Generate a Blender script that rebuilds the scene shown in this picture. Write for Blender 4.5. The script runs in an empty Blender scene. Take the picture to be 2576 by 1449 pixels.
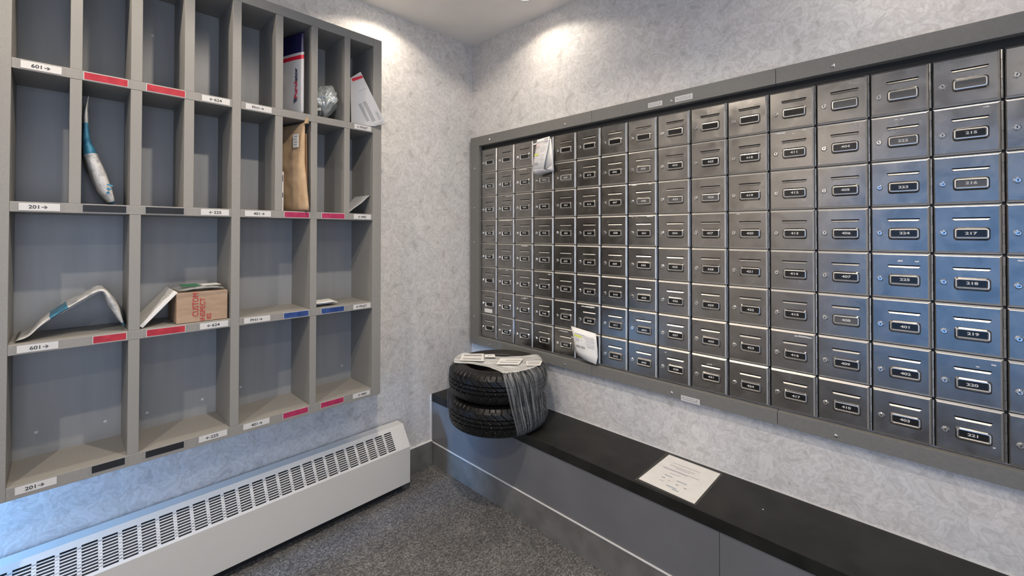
import bpy, bmesh, math, random
from mathutils import Vector, Matrix, noise
random.seed(7)
sc = bpy.context.scene
COL = sc.collection
PI = math.pi

# ------------------------------------------------------------------ camera
F_PX, PPY, PITCH, ROLL, YAW = 1091.59, 575.9, 0.0106, 0.00136, 0.76748
CAM = Vector((2.05, -1.768, 1.3101))
fw = Vector((-math.sin(YAW), math.cos(YAW), 0)); rt = Vector((math.cos(YAW), math.sin(YAW), 0)); up = Vector((0, 0, 1))
fw2 = math.cos(PITCH)*fw + math.sin(PITCH)*up; up2 = -math.sin(PITCH)*fw + math.cos(PITCH)*up
rt2 = math.cos(ROLL)*rt + math.sin(ROLL)*up2; up3 = -math.sin(ROLL)*rt + math.cos(ROLL)*up2
cd = bpy.data.cameras.new('camera'); cam = bpy.data.objects.new('camera', cd); COL.objects.link(cam)
cam.matrix_world = Matrix(((rt2.x, up3.x, -fw2.x, CAM.x), (rt2.y, up3.y, -fw2.y, CAM.y), (rt2.z, up3.z, -fw2.z, CAM.z), (0, 0, 0, 1)))
cd.sensor_width = 36; cd.lens = F_PX/2576*36; cd.shift_y = -(724.5-PPY)/2576; cd.clip_start = .02
sc.camera = cam

# ------------------------------------------------------------------ world, view
w = bpy.data.worlds.new('world'); sc.world = w; w.use_nodes = True
bg = w.node_tree.nodes['Background']; bg.inputs[0].default_value = (0.17, 0.45, 1.0, 1); bg.inputs[1].default_value = 1.15
sc.view_settings.view_transform = 'Standard'; sc.view_settings.look = 'None'
sc.view_settings.exposure = 0.2; sc.view_settings.gamma = 1; sc.view_settings.use_curve_mapping = False

# room: corner of the two visible walls at the origin
ZC = 2.477; RX = 3.3; RY = -2.85
WINS = [('door_1', 1.50, 3.12, 0.20, 1.96), ('fill_slot', 0.01, 0.15, 0.10, 0.80)]  # both unseen: door shaped for blue mailbox reflections, low slot added for blue fill
for n, x0, x1, z0, z1 in WINS:       # portal guides the door daylight; the low slot gets its own added lamp
    ld = bpy.data.lights.new(n+'_area_lamp', 'AREA'); ld.shape = 'RECTANGLE'; ld.size = x1-x0; ld.size_y = z1-z0
    if n == 'door_1': ld.cycles.is_portal = True
    else: ld.energy = 66; ld.color = (.20, .48, 1.0)      # unseen blue lamp added in a made-up low slot, lights the wall
    o = bpy.data.objects.new(n+'_area_lamp', ld); COL.objects.link(o)
    o.location = ((x0+x1)/2, RY-.012, (z0+z1)/2); o.rotation_euler = (PI/2, 0, 0)
ld = bpy.data.lights.new('fill_light', 'AREA'); ld.shape = 'RECTANGLE'; ld.size = 1.3; ld.size_y = 2.0; ld.energy = 14; ld.color = (1.0, .96, .90)
o = bpy.data.objects.new('fill_light', ld); COL.objects.link(o); o.location = (RX+.06, -1.95, 1.05); o.rotation_euler = (PI/2, 0, PI/2)   # unseen area lamp added for soft fill, in a made-up doorway
# ceiling lamps: x, y, watts; the last three are unseen, added for fill
LAMPS = [(.638, -.214, 12), (.20, -.65, 13), (2.10, -.22, 14), (.40, -1.80, 28), (1.15, -1.2, 76), (2.5, -1.9, 46), (1.4, -2.45, 90)]
WARM = (1.0, .875, .735)

# ------------------------------------------------------------------ materials
def mat(name, col, rough=.5, metal=0, spec=.5):
    m = bpy.data.materials.new(name); m.use_nodes = True
    b = m.node_tree.nodes['Principled BSDF']
    b.inputs['Base Color'].default_value = (*col, 1); b.inputs['Roughness'].default_value = rough
    b.inputs['Metallic'].default_value = metal; b.inputs['Specular IOR Level'].default_value = spec
    return m
def N(m, t, **k):
    n = m.node_tree.nodes.new(t)
    for a, v in k.items():
        if a.startswith('i_'):
            n.inputs[a[2:].replace('_', ' ')].default_value = v
        else: setattr(n, a, v)
    return n
def Lk(m, a, b): m.node_tree.links.new(a, b)
def bsdf(m): return m.node_tree.nodes['Principled BSDF']
def ramp(m, stops):
    r = N(m, 'ShaderNodeValToRGB'); e = r.color_ramp.elements
    while len(e) < len(stops): e.new(.5)
    for i, (p, c) in enumerate(stops):
        e[i].position = p; e[i].color = (*c, 1) if len(c) == 3 else c
    return r
def noisy(m, c1, c2, scale, detail=4, lo=.35, hi=.65, coord='Object', stretch=None, bump=0, bdist=.002, dist=0):
    tc = N(m, 'ShaderNodeTexCoord'); src = tc.outputs[coord]
    if stretch:
        mp = N(m, 'ShaderNodeMapping'); mp.inputs['Scale'].default_value = stretch; Lk(m, src, mp.inputs[0]); src = mp.outputs[0]
    t = N(m, 'ShaderNodeTexNoise'); t.inputs['Scale'].default_value = scale; t.inputs['Detail'].default_value = detail
    t.inputs['Distortion'].default_value = dist
    Lk(m, src, t.inputs['Vector']); r = ramp(m, [(lo, c1), (hi, c2)]); Lk(m, t.outputs[0], r.inputs[0])
    Lk(m, r.outputs[0], bsdf(m).inputs['Base Color'])
    if bump:
        b = N(m, 'ShaderNodeBump'); b.inputs['Strength'].default_value = bump; b.inputs['Distance'].default_value = bdist
        Lk(m, t.outputs[0], b.inputs['Height']); Lk(m, b.outputs[0], bsdf(m).inputs['Normal'])
    return t, r

# wallpaper: light grey with an irregular pattern of torn strokes
def wallpaper():
    m = mat('wallpaper', (.6, .6, .6), .62)
    tc = N(m, 'ShaderNodeTexCoord')
    n1 = N(m, 'ShaderNodeTexNoise'); n1.inputs['Scale'].default_value = 17; n1.inputs['Detail'].default_value = 3; n1.inputs['Distortion'].default_value = .9
    n2 = N(m, 'ShaderNodeTexNoise'); n2.inputs['Scale'].default_value = 3.0; n2.inputs['Detail'].default_value = 3
    n3 = N(m, 'ShaderNodeTexNoise'); n3.inputs['Scale'].default_value = 38; n3.inputs['Detail'].default_value = 4; n3.inputs['Distortion'].default_value = 1.3
    for n in (n1, n2, n3): Lk(m, tc.outputs['Object'], n.inputs['Vector'])
    r1 = ramp(m, [(.30, (.52, .50, .48)), (.43, (.68, .66, .635)), (.50, (.59, .57, .548)), (.56, (.72, .70, .675)), (.70, (.61, .59, .57))]); Lk(m, n1.outputs[0], r1.inputs[0])
    r3 = ramp(m, [(.44, (.86, .86, .86)), (.50, (1, 1, 1)), (.58, (.93, .93, .93))]); Lk(m, n3.outputs[0], r3.inputs[0])
    r2 = ramp(m, [(.35, (1.0, .985, .98)), (.65, (.97, .99, 1.0))]); Lk(m, n2.outputs[0], r2.inputs[0])
    a = N(m, 'ShaderNodeMixRGB', blend_type='MULTIPLY'); a.inputs[0].default_value = .8; Lk(m, r1.outputs[0], a.inputs[1]); Lk(m, r3.outputs[0], a.inputs[2])
    c = N(m, 'ShaderNodeMixRGB', blend_type='MULTIPLY'); c.inputs[0].default_value = 1; Lk(m, a.outputs[0], c.inputs[1]); Lk(m, r2.outputs[0], c.inputs[2])
    Lk(m, c.outputs[0], bsdf(m).inputs['Base Color'])
    b = N(m, 'ShaderNodeBump'); b.inputs['Strength'].default_value = .35; b.inputs['Distance'].default_value = .0025
    Lk(m, n1.outputs[0], b.inputs['Height']); Lk(m, b.outputs[0], bsdf(m).inputs['Normal'])
    return m
M_WALL = wallpaper()
M_CEIL = mat('ceiling_paint', (.78, .75, .71), .8); noisy(M_CEIL, (.77, .74, .70), (.80, .77, .73), 6)
def carpet():
    m = mat('carpet', (.1, .1, .1), .95, spec=.1)
    tc = N(m, 'ShaderNodeTexCoord'); mp = N(m, 'ShaderNodeMapping'); mp.inputs['Rotation'].default_value = (0, 0, .35); mp.inputs['Scale'].default_value = (1, .62, 1)
    Lk(m, tc.outputs['Object'], mp.inputs[0])
    v = N(m, 'ShaderNodeTexVoronoi'); v.inputs['Scale'].default_value = 270; v.inputs['Randomness'].default_value = .35; Lk(m, mp.outputs[0], v.inputs['Vector'])
    n = N(m, 'ShaderNodeTexNoise'); n.inputs['Scale'].default_value = 7; n.inputs['Detail'].default_value = 5; Lk(m, tc.outputs['Object'], n.inputs['Vector'])
    sep = N(m, 'ShaderNodeSeparateColor'); Lk(m, v.outputs['Color'], sep.inputs[0])
    r = ramp(m, [(0, (.075, .073, .073)), (.5, (.13, .126, .124)), (1, (.245, .237, .228))]); Lk(m, sep.outputs[0], r.inputs[0])
    rn = ramp(m, [(.3, (.8, .8, .8)), (.7, (1.1, 1.1, 1.1))]); Lk(m, n.outputs[0], rn.inputs[0])
    x = N(m, 'ShaderNodeMixRGB', blend_type='MULTIPLY'); x.inputs[0].default_value = 1; Lk(m, r.outputs[0], x.inputs[1]); Lk(m, rn.outputs[0], x.inputs[2])
    Lk(m, x.outputs[0], bsdf(m).inputs['Base Color'])
    b = N(m, 'ShaderNodeBump'); b.invert = True; b.inputs['Strength'].default_value = .9; b.inputs['Distance'].default_value = .004
    Lk(m, v.outputs['Distance'], b.inputs['Height']); Lk(m, b.outputs[0], bsdf(m).inputs['Normal'])
    return m
M_CARPET = carpet()
M_LAM = mat('grey_laminate', (.3, .29, .27), .45, spec=.35); noisy(M_LAM, (.245, .236, .217), (.272, .263, .243), 420, 3, .4, .6)
M_LAMIN = mat('grey_laminate_panel', (.3, .3, .3), .36); noisy(M_LAMIN, (.255, .262, .268), (.295, .302, .306), 26, 5, .3, .7, stretch=(1, 1, .12))  # same laminate made bluer: daylight tint put into the colour
M_FRAME = mat('grey_metal_frame', (.19, .187, .175), .5, .0, .3); noisy(M_FRAME, (.165, .162, .150), (.180, .177, .165), 90)
M_SEAM = mat('seam_dark', (.03, .03, .03), .6)
def steel():
    m = mat('brushed_steel', (.36, .35, .335), .3, 1)
    tc = N(m, 'ShaderNodeTexCoord'); oi = N(m, 'ShaderNodeObjectInfo')
    add = N(m, 'ShaderNodeVectorMath', operation='ADD'); sc_ = N(m, 'ShaderNodeVectorMath', operation='SCALE'); sc_.inputs[3].default_value = 0
    mul = N(m, 'ShaderNodeMath', operation='MULTIPLY'); mul.inputs[1].default_value = 9; Lk(m, oi.outputs['Random'], mul.inputs[0])
    Lk(m, tc.outputs['Object'], add.inputs[0]); Lk(m, mul.outputs[0], add.inputs[1])
    mp = N(m, 'ShaderNodeMapping'); mp.inputs['Scale'].default_value = (1, 1, 40); Lk(m, add.outputs[0], mp.inputs[0])
    br = N(m, 'ShaderNodeTexNoise'); br.inputs['Scale'].default_value = 60; br.inputs['Detail'].default_value = 2; Lk(m, mp.outputs[0], br.inputs['Vector'])
    sm = N(m, 'ShaderNodeTexNoise'); sm.inputs['Scale'].default_value = 16; sm.inputs['Detail'].default_value = 4; sm.inputs['Distortion'].default_value = .6; Lk(m, add.outputs[0], sm.inputs['Vector'])
    rc = ramp(m, [(.30, (.25, .240, .226)), (.5, (.305, .294, .278)), (.72, (.345, .332, .312))]); Lk(m, sm.outputs[0], rc.inputs[0])
    rr = N(m, 'ShaderNodeMapRange'); rr.inputs[1].default_value = .25; rr.inputs[2].default_value = .75; rr.inputs[3].default_value = .20; rr.inputs[4].default_value = .30
    Lk(m, sm.outputs[0], rr.inputs[0]); Lk(m, rr.outputs[0], bsdf(m).inputs['Roughness'])
    Lk(m, rc.outputs[0], bsdf(m).inputs['Base Color'])
    b = N(m, 'ShaderNodeBump'); b.inputs['Strength'].default_value = .06; b.inputs['Distance'].default_value = .0006
    Lk(m, br.outputs[0], b.inputs['Height']); Lk(m, b.outputs[0], bsdf(m).inputs['Normal'])
    return m
M_STEEL = steel()
M_EMB = mat('embossed_steel', (.72, .70, .66), .34, 1)
M_BEV = mat('lit_steel_edge', (.62, .60, .565), .45, 1)  # lighter copy of the door steel, lamp highlight put into its colour
M_LOCK = mat('chrome', (.75, .74, .72), .18, 1)
M_DARK = mat('dark_recess', (.012, .012, .012), .7)
M_CARD = mat('black_card', (.008, .008, .008), .22)
M_CARDG = mat('glare_card', (.10, .097, .092), .3)  # black card lightened to grey: glare put into the colour
M_NUM = mat('number_white', (.62, .60, .56), .5)
M_SCUFF = mat('white_residue', (.72, .71, .68), .6)
M_BTOP = mat('black_laminate', (.012, .012, .011), .38, spec=.22); noisy(M_BTOP, (.010, .010, .009), (.018, .018, .016), 12)
M_BPAN = mat('bench_panel', (.13, .13, .135), .36); noisy(M_BPAN, (.125, .125, .128), (.145, .145, .148), 5)
M_KICK = mat('kick_board', (.14, .135, .12), .4); noisy(M_KICK, (.12, .117, .105), (.165, .16, .148), 14, 5)
M_TRIM = mat('pale_trim', (.70, .69, .67), .35)
M_CONV = mat('heater_enamel', (.60, .585, .545), .38)
M_CONVIN = mat('heater_inside', (.10, .10, .105), .7)
M_RUB = mat('tyre_rubber', (.006, .006, .006), .36, spec=.28)
M_RUBS = mat('tyre_sidewall', (.022, .020, .019), .5, spec=.3)
M_WHITE = mat('paper_white', (.74, .73, .70), .6); noisy(M_WHITE, (.72, .71, .68), (.77, .76, .74), 30)
M_PAPERB = mat('label_paper', (.62, .61, .59), .45)
M_INK = mat('ink_black', (.02, .02, .02), .5)
M_INKG = mat('ink_grey', (.30, .30, .31), .6)
M_INKL = mat('ink_light', (.50, .48, .52), .6)
M_INKB = mat('ink_blue', (.25, .36, .45), .6)
M_YEL = mat('highlighter_yellow', (.62, .66, .10), .6)
M_RED = mat('label_red', (.4, .02, .04), .45, spec=.25); noisy(M_RED, (.34, .012, .030), (.46, .026, .042), 40, 3)
M_PINK = mat('label_pink', (.38, .02, .09), .45, spec=.25); noisy(M_PINK, (.33, .016, .075), (.44, .032, .105), 40, 3)
M_BLUE = mat('label_blue', (.015, .05, .20), .45, spec=.25); noisy(M_BLUE, (.012, .04, .17), (.03, .075, .25), 40, 3)
M_BLACKL = mat('label_black', (.010, .011, .014), .4, spec=.25)
M_STAMP = mat('stamp_red', (.42, .03, .025), .6)
M_CRED = mat('courier_red', (.55, .012, .04), .4)
M_NAVY = mat('courier_navy', (.010, .010, .055), .4)
M_CWHITE = mat('courier_white', (.48, .48, .49), .45)
M_CARDB = mat('cardboard', (.36, .25, .17), .75); noisy(M_CARDB, (.33, .225, .15), (.39, .275, .19), 20, 4, stretch=(1, 1, 4))
M_KRAFT = mat('kraft_paper', (.42, .29, .17), .7); noisy(M_KRAFT, (.38, .26, .15), (.47, .33, .20), 18, 5, bump=.5, bdist=.003)
M_KRAFTD = mat('kraft_dark', (.26, .14, .06), .75)
M_POLY = mat('poly_mailer_white', (.50, .50, .49), .35); noisy(M_POLY, (.30, .31, .32), (.55, .545, .53), 45, 5, .34, .52, bump=.6, bdist=.004)
M_POLYB = mat('poly_mailer_blue', (.015, .13, .24), .35); noisy(M_POLYB, (.012, .10, .19), (.05, .22, .33), 60, 3)
M_SILV = mat('silver_poly', (.47, .50, .49), .22, .45)
M_GREEN = mat('green_print', (.03, .20, .08), .5)
M_SCREW = mat('screw_cap', (.55, .55, .55), .4)
def clear(name, fac=.25, rough=.12, col=(.85, .87, .88)):
    m = bpy.data.materials.new(name); m.use_nodes = True; nt = m.node_tree; nt.nodes.clear()
    o = nt.nodes.new('ShaderNodeOutputMaterial'); mx = nt.nodes.new('ShaderNodeMixShader')
    t = nt.nodes.new('ShaderNodeBsdfTransparent'); p = nt.nodes.new('ShaderNodeBsdfPrincipled')
    p.inputs['Base Color'].default_value = (*col, 1); p.inputs['Roughness'].default_value = rough
    mx.inputs[0].default_value = fac
    nt.links.new(t.outputs[0], mx.inputs[1]); nt.links.new(p.outputs[0], mx.inputs[2]); nt.links.new(mx.outputs[0], o.inputs[0])
    return m, mx, p
M_TAPE = clear('clear_tape', .045, .12, (.25, .25, .25))[0]
M_GLASS = clear('window_glass', .06, .02)[0]
def film(name, lo, hi, base, top, col=(.50, .52, .53)):
    m, mx, p = clear(name, .3, .18, col); nt = m.node_tree
    tc = nt.nodes.new('ShaderNodeTexCoord'); mp = nt.nodes.new('ShaderNodeMapping'); mp.inputs['Scale'].default_value = (38, 1.6, 1)
    n = nt.nodes.new('ShaderNodeTexNoise'); n.inputs['Scale'].default_value = 1.6; n.inputs['Detail'].default_value = 6; n.inputs['Distortion'].default_value = .35
    r = nt.nodes.new('ShaderNodeMapRange'); r.inputs[1].default_value = lo; r.inputs[2].default_value = hi; r.inputs[3].default_value = base; r.inputs[4].default_value = top
    nt.links.new(tc.outputs['UV'], mp.inputs[0]); nt.links.new(mp.outputs[0], n.inputs['Vector']); nt.links.new(n.outputs[0], r.inputs[0]); nt.links.new(r.outputs[0], mx.inputs[0])
    b = nt.nodes.new('ShaderNodeBump'); b.inputs['Strength'].default_value = .8; b.inputs['Distance'].default_value = .004
    nt.links.new(n.outputs[0], b.inputs['Height']); nt.links.new(b.outputs[0], p.inputs['Normal'])
    return m
M_FILM = film('stretch_film', .42, .72, .05, .50)
M_FILMT = film('stretch_film_layers', .34, .60, .35, .95, (.70, .71, .70))
def emis(name, col, s):
    m = bpy.data.materials.new(name); m.use_nodes = True; b = bsdf(m)
    b.inputs['Base Color'].default_value = (.8, .8, .8, 1); b.inputs['Emission Color'].default_value = (*col, 1); b.inputs['Emission Strength'].default_value = s
    return m
M_LENS = emis('lamp_lens', WARM, 9)

# ------------------------------------------------------------------ mesh helpers
class MB:
    def __init__(s): s.v = []; s.f = []; s.m = []; s.uv = None
    def add(s, vs, fs, mi=0):
        o = len(s.v); s.v += [tuple(v) for v in vs]; s.f += [tuple(i+o for i in f) for f in fs]; s.m += [mi]*len(fs)
    def box(s, x0, x1, y0, y1, z0, z1, mi=0):
        vs = [(x, y, z) for z in (z0, z1) for y in (y0, y1) for x in (x0, x1)]
        s.add(vs, [(0, 2, 3, 1), (4, 5, 7, 6), (0, 1, 5, 4), (2, 6, 7, 3), (0, 4, 6, 2), (1, 3, 7, 5)], mi)
    def quad(s, a, b, c, d, mi=0): s.add([a, b, c, d], [(0, 1, 2, 3)], mi)
    def prism(s, prof, axis, a0, a1, mi=0):
        """closed 2D profile extruded along x/y/z"""
        n = len(prof)
        def P(p, a): return {'x': (a, p[0], p[1]), 'y': (p[0], a, p[1]), 'z': (p[0], p[1], a)}[axis]
        vs = [P(p, a0) for p in prof]+[P(p, a1) for p in prof]
        s.add(vs, [tuple(range(n)), tuple(range(2*n-1, n-1, -1))]+[(i, (i+1) % n, n+(i+1) % n, n+i) for i in range(n)], mi)
    def frustum(s, c, u, v, n, w0, h0, w1, h1, d, mi=0, cap=True):
        """rectangular frustum: base w0 x h0 at c, far end w1 x h1 at c+n*d"""
        c, u, v, n = map(Vector, (c, u, v, n)); vs = []
        for (w_, h_, k) in ((w0, h0, 0), (w1, h1, d)):
            for a, b in ((-1, -1), (1, -1), (1, 1), (-1, 1)): vs.append(c+u*a*w_/2+v*b*h_/2+n*k)
        fs = [(i, (i+1) % 4, 4+(i+1) % 4, 4+i) for i in range(4)]
        if cap: fs.append((4, 5, 6, 7))
        s.add(vs, fs, mi)
    def cyl(s, c, n, r0, r1, h, seg=20, mi=0, cap=True):
        c = Vector(c); n = Vector(n).normalized(); u = n.orthogonal().normalized(); v = n.cross(u); vs = []
        for (r, k) in ((r0, 0), (r1, h)):
            for i in range(seg): a = 2*PI*i/seg; vs.append(c+n*k+(u*math.cos(a)+v*math.sin(a))*r)
        fs = [(i, (i+1) % seg, seg+(i+1) % seg, seg+i) for i in range(seg)]
        if cap: fs += [tuple(range(seg, 2*seg)), tuple(range(seg-1, -1, -1))]
        s.add(vs, fs, mi)
    def text(s, t, o, u, v, n, h, wx=1.0, mi=0, bold=.03, align='CENTER', off=.0004):
        vs, fs = text2d(t, bold)
        xs = [p[0] for p in vs]; w_ = max(xs)-min(xs); cx = {'CENTER': min(xs)+w_/2, 'LEFT': min(xs)}[align]
        o, u, v, n = map(Vector, (o, u, v, n)); k = h/.7
        s.add([o+u*(p[0]-cx)*k*wx+v*(p[1]-.35)*k+n*off for p in vs], fs, mi)
    def build(s, name, mats, parent=None, smooth=False, bevel=0, sub=0, solid=0):
        me = bpy.data.meshes.new(name); me.from_pydata(s.v, [], s.f)
        if not isinstance(mats, (list, tuple)): mats = [mats]
        for m in mats: me.materials.append(m)
        for p, mi in zip(me.polygons, s.m): p.material_index = mi; p.use_smooth = smooth
        me.update()
        o = bpy.data.objects.new(name, me); COL.objects.link(o)
        if parent: o.parent = parent
        if bevel:
            b = o.modifiers.new('bevel', 'BEVEL'); b.width = bevel; b.segments = 2; b.limit_method = 'ANGLE'
        if solid:
            b = o.modifiers.new('solid', 'SOLIDIFY'); b.thickness = solid; b.offset = 0
        if sub:
            b = o.modifiers.new('sub', 'SUBSURF'); b.levels = sub; b.render_levels = sub
        return o
_tc = {}
def text2d(t, bold):
    if (t, bold) not in _tc:
        c = bpy.data.curves.new('t', 'FONT'); c.body = t; c.size = 1; c.offset = bold; c.resolution_u = 3
        ob = bpy.data.objects.new('t', c); me = bpy.data.meshes.new_from_object(ob)
        _tc[(t, bold)] = ([tuple(v.co) for v in me.vertices], [tuple(p.vertices) for p in me.polygons])
        bpy.data.objects.remove(ob); bpy.data.meshes.remove(me); bpy.data.curves.remove(c)
    return _tc[(t, bold)]
def tag(o, label, cat, group=None):
    o['label'] = label; o['category'] = cat
    if group: o['group'] = group
    return o
def thing(name, label, cat, loc=(0, 0, 0), group=None):
    o = bpy.data.objects.new(name, None); COL.objects.link(o); o.location = loc; o.empty_display_size = .05
    return tag(o, label, cat, group)
def part(mb, name, m, parent, label=None, **k):
    """parts are modelled in world coordinates; shift them to the thing's base"""
    L = parent_origin(parent)
    mb.v = [(v[0]-L[0], v[1]-L[1], v[2]-L[2]) for v in mb.v]
    o = mb.build(name, m, parent, **k)
    if label: o['label'] = label
    return o
def parent_origin(p):
    L = Vector((0, 0, 0))
    while p: L += p.location; p = p.parent
    return L
def struct(o): o['kind'] = 'structure'; return o

# ------------------------------------------------------------------ room shell
b = MB(); b.box(0, RX, RY, 0, -.1, 0); struct(b.build('floor', M_CARPET))
b = MB(); b.box(-.1, RX+.1, RY-.1, .1, ZC, ZC+.1); struct(b.build('ceiling', M_CEIL))
b = MB(); b.box(-.1, 0, RY-.1, .1, -.1, ZC); struct(b.build('wall_left', M_WALL))
b = MB(); b.box(0, RX, 0, .1, -.1, ZC); struct(b.build('wall_right', M_WALL))
b = MB()
for y0, y1, z0, z1 in ((RY-.1, -2.6, -.1, ZC), (-2.6, -1.3, -.1, 0), (-2.6, -1.3, 2.1, ZC), (-1.3, .1, -.1, ZC)): b.box(RX, RX+.1, y0, y1, z0, z1)
struct(b.build('wall_side', M_WALL))  # doorway gap made up to let the fill lamp in
b = MB(); b.box(.2, .3, RY, -1.95, 0, ZC); struct(b.build('light_blocker', M_WALL))  # unseen, added to keep the blue slot light off heater and mailboxes
b = MB(); 
for x0, x1, z0, z1 in ((0, .01, -.1, ZC), (.01, .15, -.1, .10), (.01, .15, .80, ZC), (.15, 1.50, -.1, ZC), (1.50, 3.12, -.1, .20), (1.50, 3.12, 1.96, ZC), (3.12, RX, -.1, ZC)):
    b.box(x0, x1, RY-.1, RY, z0, z1)
struct(b.build('wall_back', M_WALL))
for n, x0, x1, z0, z1 in WINS:
    f = MB(); t = .035 if n == 'door_1' else .012; y0, y1 = RY-.07, RY-.03
    f.box(x0, x0+t, y0, y1, z0, z1); f.box(x1-t, x1, y0, y1, z0, z1); f.box(x0+t, x1-t, y0, y1, z0, z0+t); f.box(x0+t, x1-t, y0, y1, z1-t, z1)
    fo = struct(f.build(n, M_FRAME)); g = MB(); g.box(x0+t, x1-t, RY-.053, RY-.047, z0+t, z1-t); g.build('glass_pane', M_GLASS, fo)
b = MB(); b.box(0, .012, RY, -.302, 0, .136); o = struct(b.build('baseboard_left', M_KICK, bevel=.001))
c = MB(); c.box(0, .0135, RY, -.302, .136, .1395); c.build('top_edge', M_TRIM, o)
b = MB(); b.box(0, .004, -.309, -.301, .1395, .395); struct(b.build('trim_1', M_TRIM))

# ------------------------------------------------------------------ recessed ceiling lamps
names = {0: 'round recessed ceiling light nearest the wall corner, above the tyres', 1: 'round recessed ceiling light close to the pigeonhole wall, near the corner',
         2: 'round recessed ceiling light above the right end of the mailboxes', 3: 'round recessed ceiling light above the left end of the pigeonholes', 4: 'round recessed ceiling light added for fill in the middle of the room', 5: 'round recessed ceiling light added for fill near the side wall, behind the camera', 6: 'round recessed ceiling light added for fill just inside the glass door'}
for i, (x, y, wt) in enumerate(LAMPS):
    t = thing('recessed_light', names[i], 'ceiling light', (x, y, ZC), 'recessed ceiling lights')
    r = MB(); seg = 32
    for k in range(seg):
        a0, a1 = 2*PI*k/seg, 2*PI*(k+1)/seg
        prof = [(.054, 0), (.056, -.003), (.061, -.0035), (.064, 0)]
        vs = [(x+q*math.cos(a), y+q*math.sin(a), ZC+z) for a in (a0, a1) for q, z in prof]
        r.add(vs, [(j, j+1, 5+j, 4+j) for j in range(3)])
    part(r, 'trim_ring', M_TRIM, t, smooth=True)
    l = MB(); l.cyl((x, y, ZC-.0015), (0, 0, -1), .054, .054, .0012, 32); part(l, 'lens', M_LENS, t)
    ld = bpy.data.lights.new('lamp', 'SPOT'); ld.energy = wt; ld.color = WARM; ld.spot_size = math.radians(146); ld.spot_blend = .22; ld.shadow_soft_size = .022
    ld.use_nodes = True; nt = ld.node_tree; em = nt.nodes['Emission']          # reflector throws most of its light downwards
    tc = nt.nodes.new('ShaderNodeTexCoord'); sp = nt.nodes.new('ShaderNodeSeparateXYZ'); ab = nt.nodes.new('ShaderNodeMath'); ab.operation = 'ABSOLUTE'
    pw = nt.nodes.new('ShaderNodeMath'); pw.operation = 'POWER'; pw.inputs[1].default_value = 1.1
    nt.links.new(tc.outputs['Normal'], sp.inputs[0]); nt.links.new(sp.outputs[2], ab.inputs[0]); nt.links.new(ab.outputs[0], pw.inputs[0]); nt.links.new(pw.outputs[0], em.inputs['Strength'])
    lo = bpy.data.objects.new('lamp', ld); COL.objects.link(lo); lo.parent = t; lo.location = (0, 0, -.012)

# ------------------------------------------------------------------ pigeonhole cabinet
CX = .22
cab = thing('pigeonhole_cabinet', 'grey laminate pigeonhole shelving unit with labelled compartments mounted on the left wall', 'shelving unit', (0, -1.33, .571))
YL, YR = -1.87, -.786; ZS = [1.798, 1.398, .999, .607]; TH = .029
def bx(name, x0, x1, y0, y1, z0, z1, m=M_LAM, bev=.0012, label=None):
    b = MB(); b.box(x0, x1, y0, y1, z0, z1); return part(b, name, m, cab, label, bevel=bev)
bx('back_panel', .001, .012, YL, YR, .6, 2.17, M_LAMIN, 0)
bx('side_stile', 0, CX, -1.914, YL, .571, 2.204); bx('side_stile', 0, CX, YR, -.744, .571, 2.204)
bx('top_rail', 0, CX, YL, YR, 2.166, 2.204); bx('bottom_rail', 0, CX, YL, YR, .571, .607)
bx('centre_divider', .012, CX, -1.341, -1.313, .607, 2.166)
for (a, c) in ((YL, -1.341), (-1.313, YR)):
    for z in ZS[:3]: bx('shelf', .012, CX-.0005, a, c, z-TH, z)
DIV4 = [(-1.756, -1.730), (-1.620, -1.592), (-1.482, -1.454), (-1.196, -1.169), (-1.061, -1.035), (-.920, -.895)]
for (a, c) in DIV4:
    for z0, z1 in ((1.798, 2.166), (1.398, 1.798-TH)): bx('divider', .012, CX-.001, a, c, z0, z1)
for (a, c) in (DIV4[1], DIV4[4]):
    for z0, z1 in ((.999, 1.398-TH), (.607, .999-TH)): bx('divider', .012, CX-.001, a, c, z0, z1)
for y, z in ((-1.82, .68), (-1.66, .665), (-1.55, .662), (-1.385, .665), (-1.255, .68), (-.985, .68), (-.83, .675), (-1.545, 2.03), (-1.42, 2.0)):
    b = MB(); b.cyl((.012, y, z), (1, 0, 0), .005, .004, .0012, 14); part(b, 'screw_cap', M_SCREW, cab, 'pale round screw cap')
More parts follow.
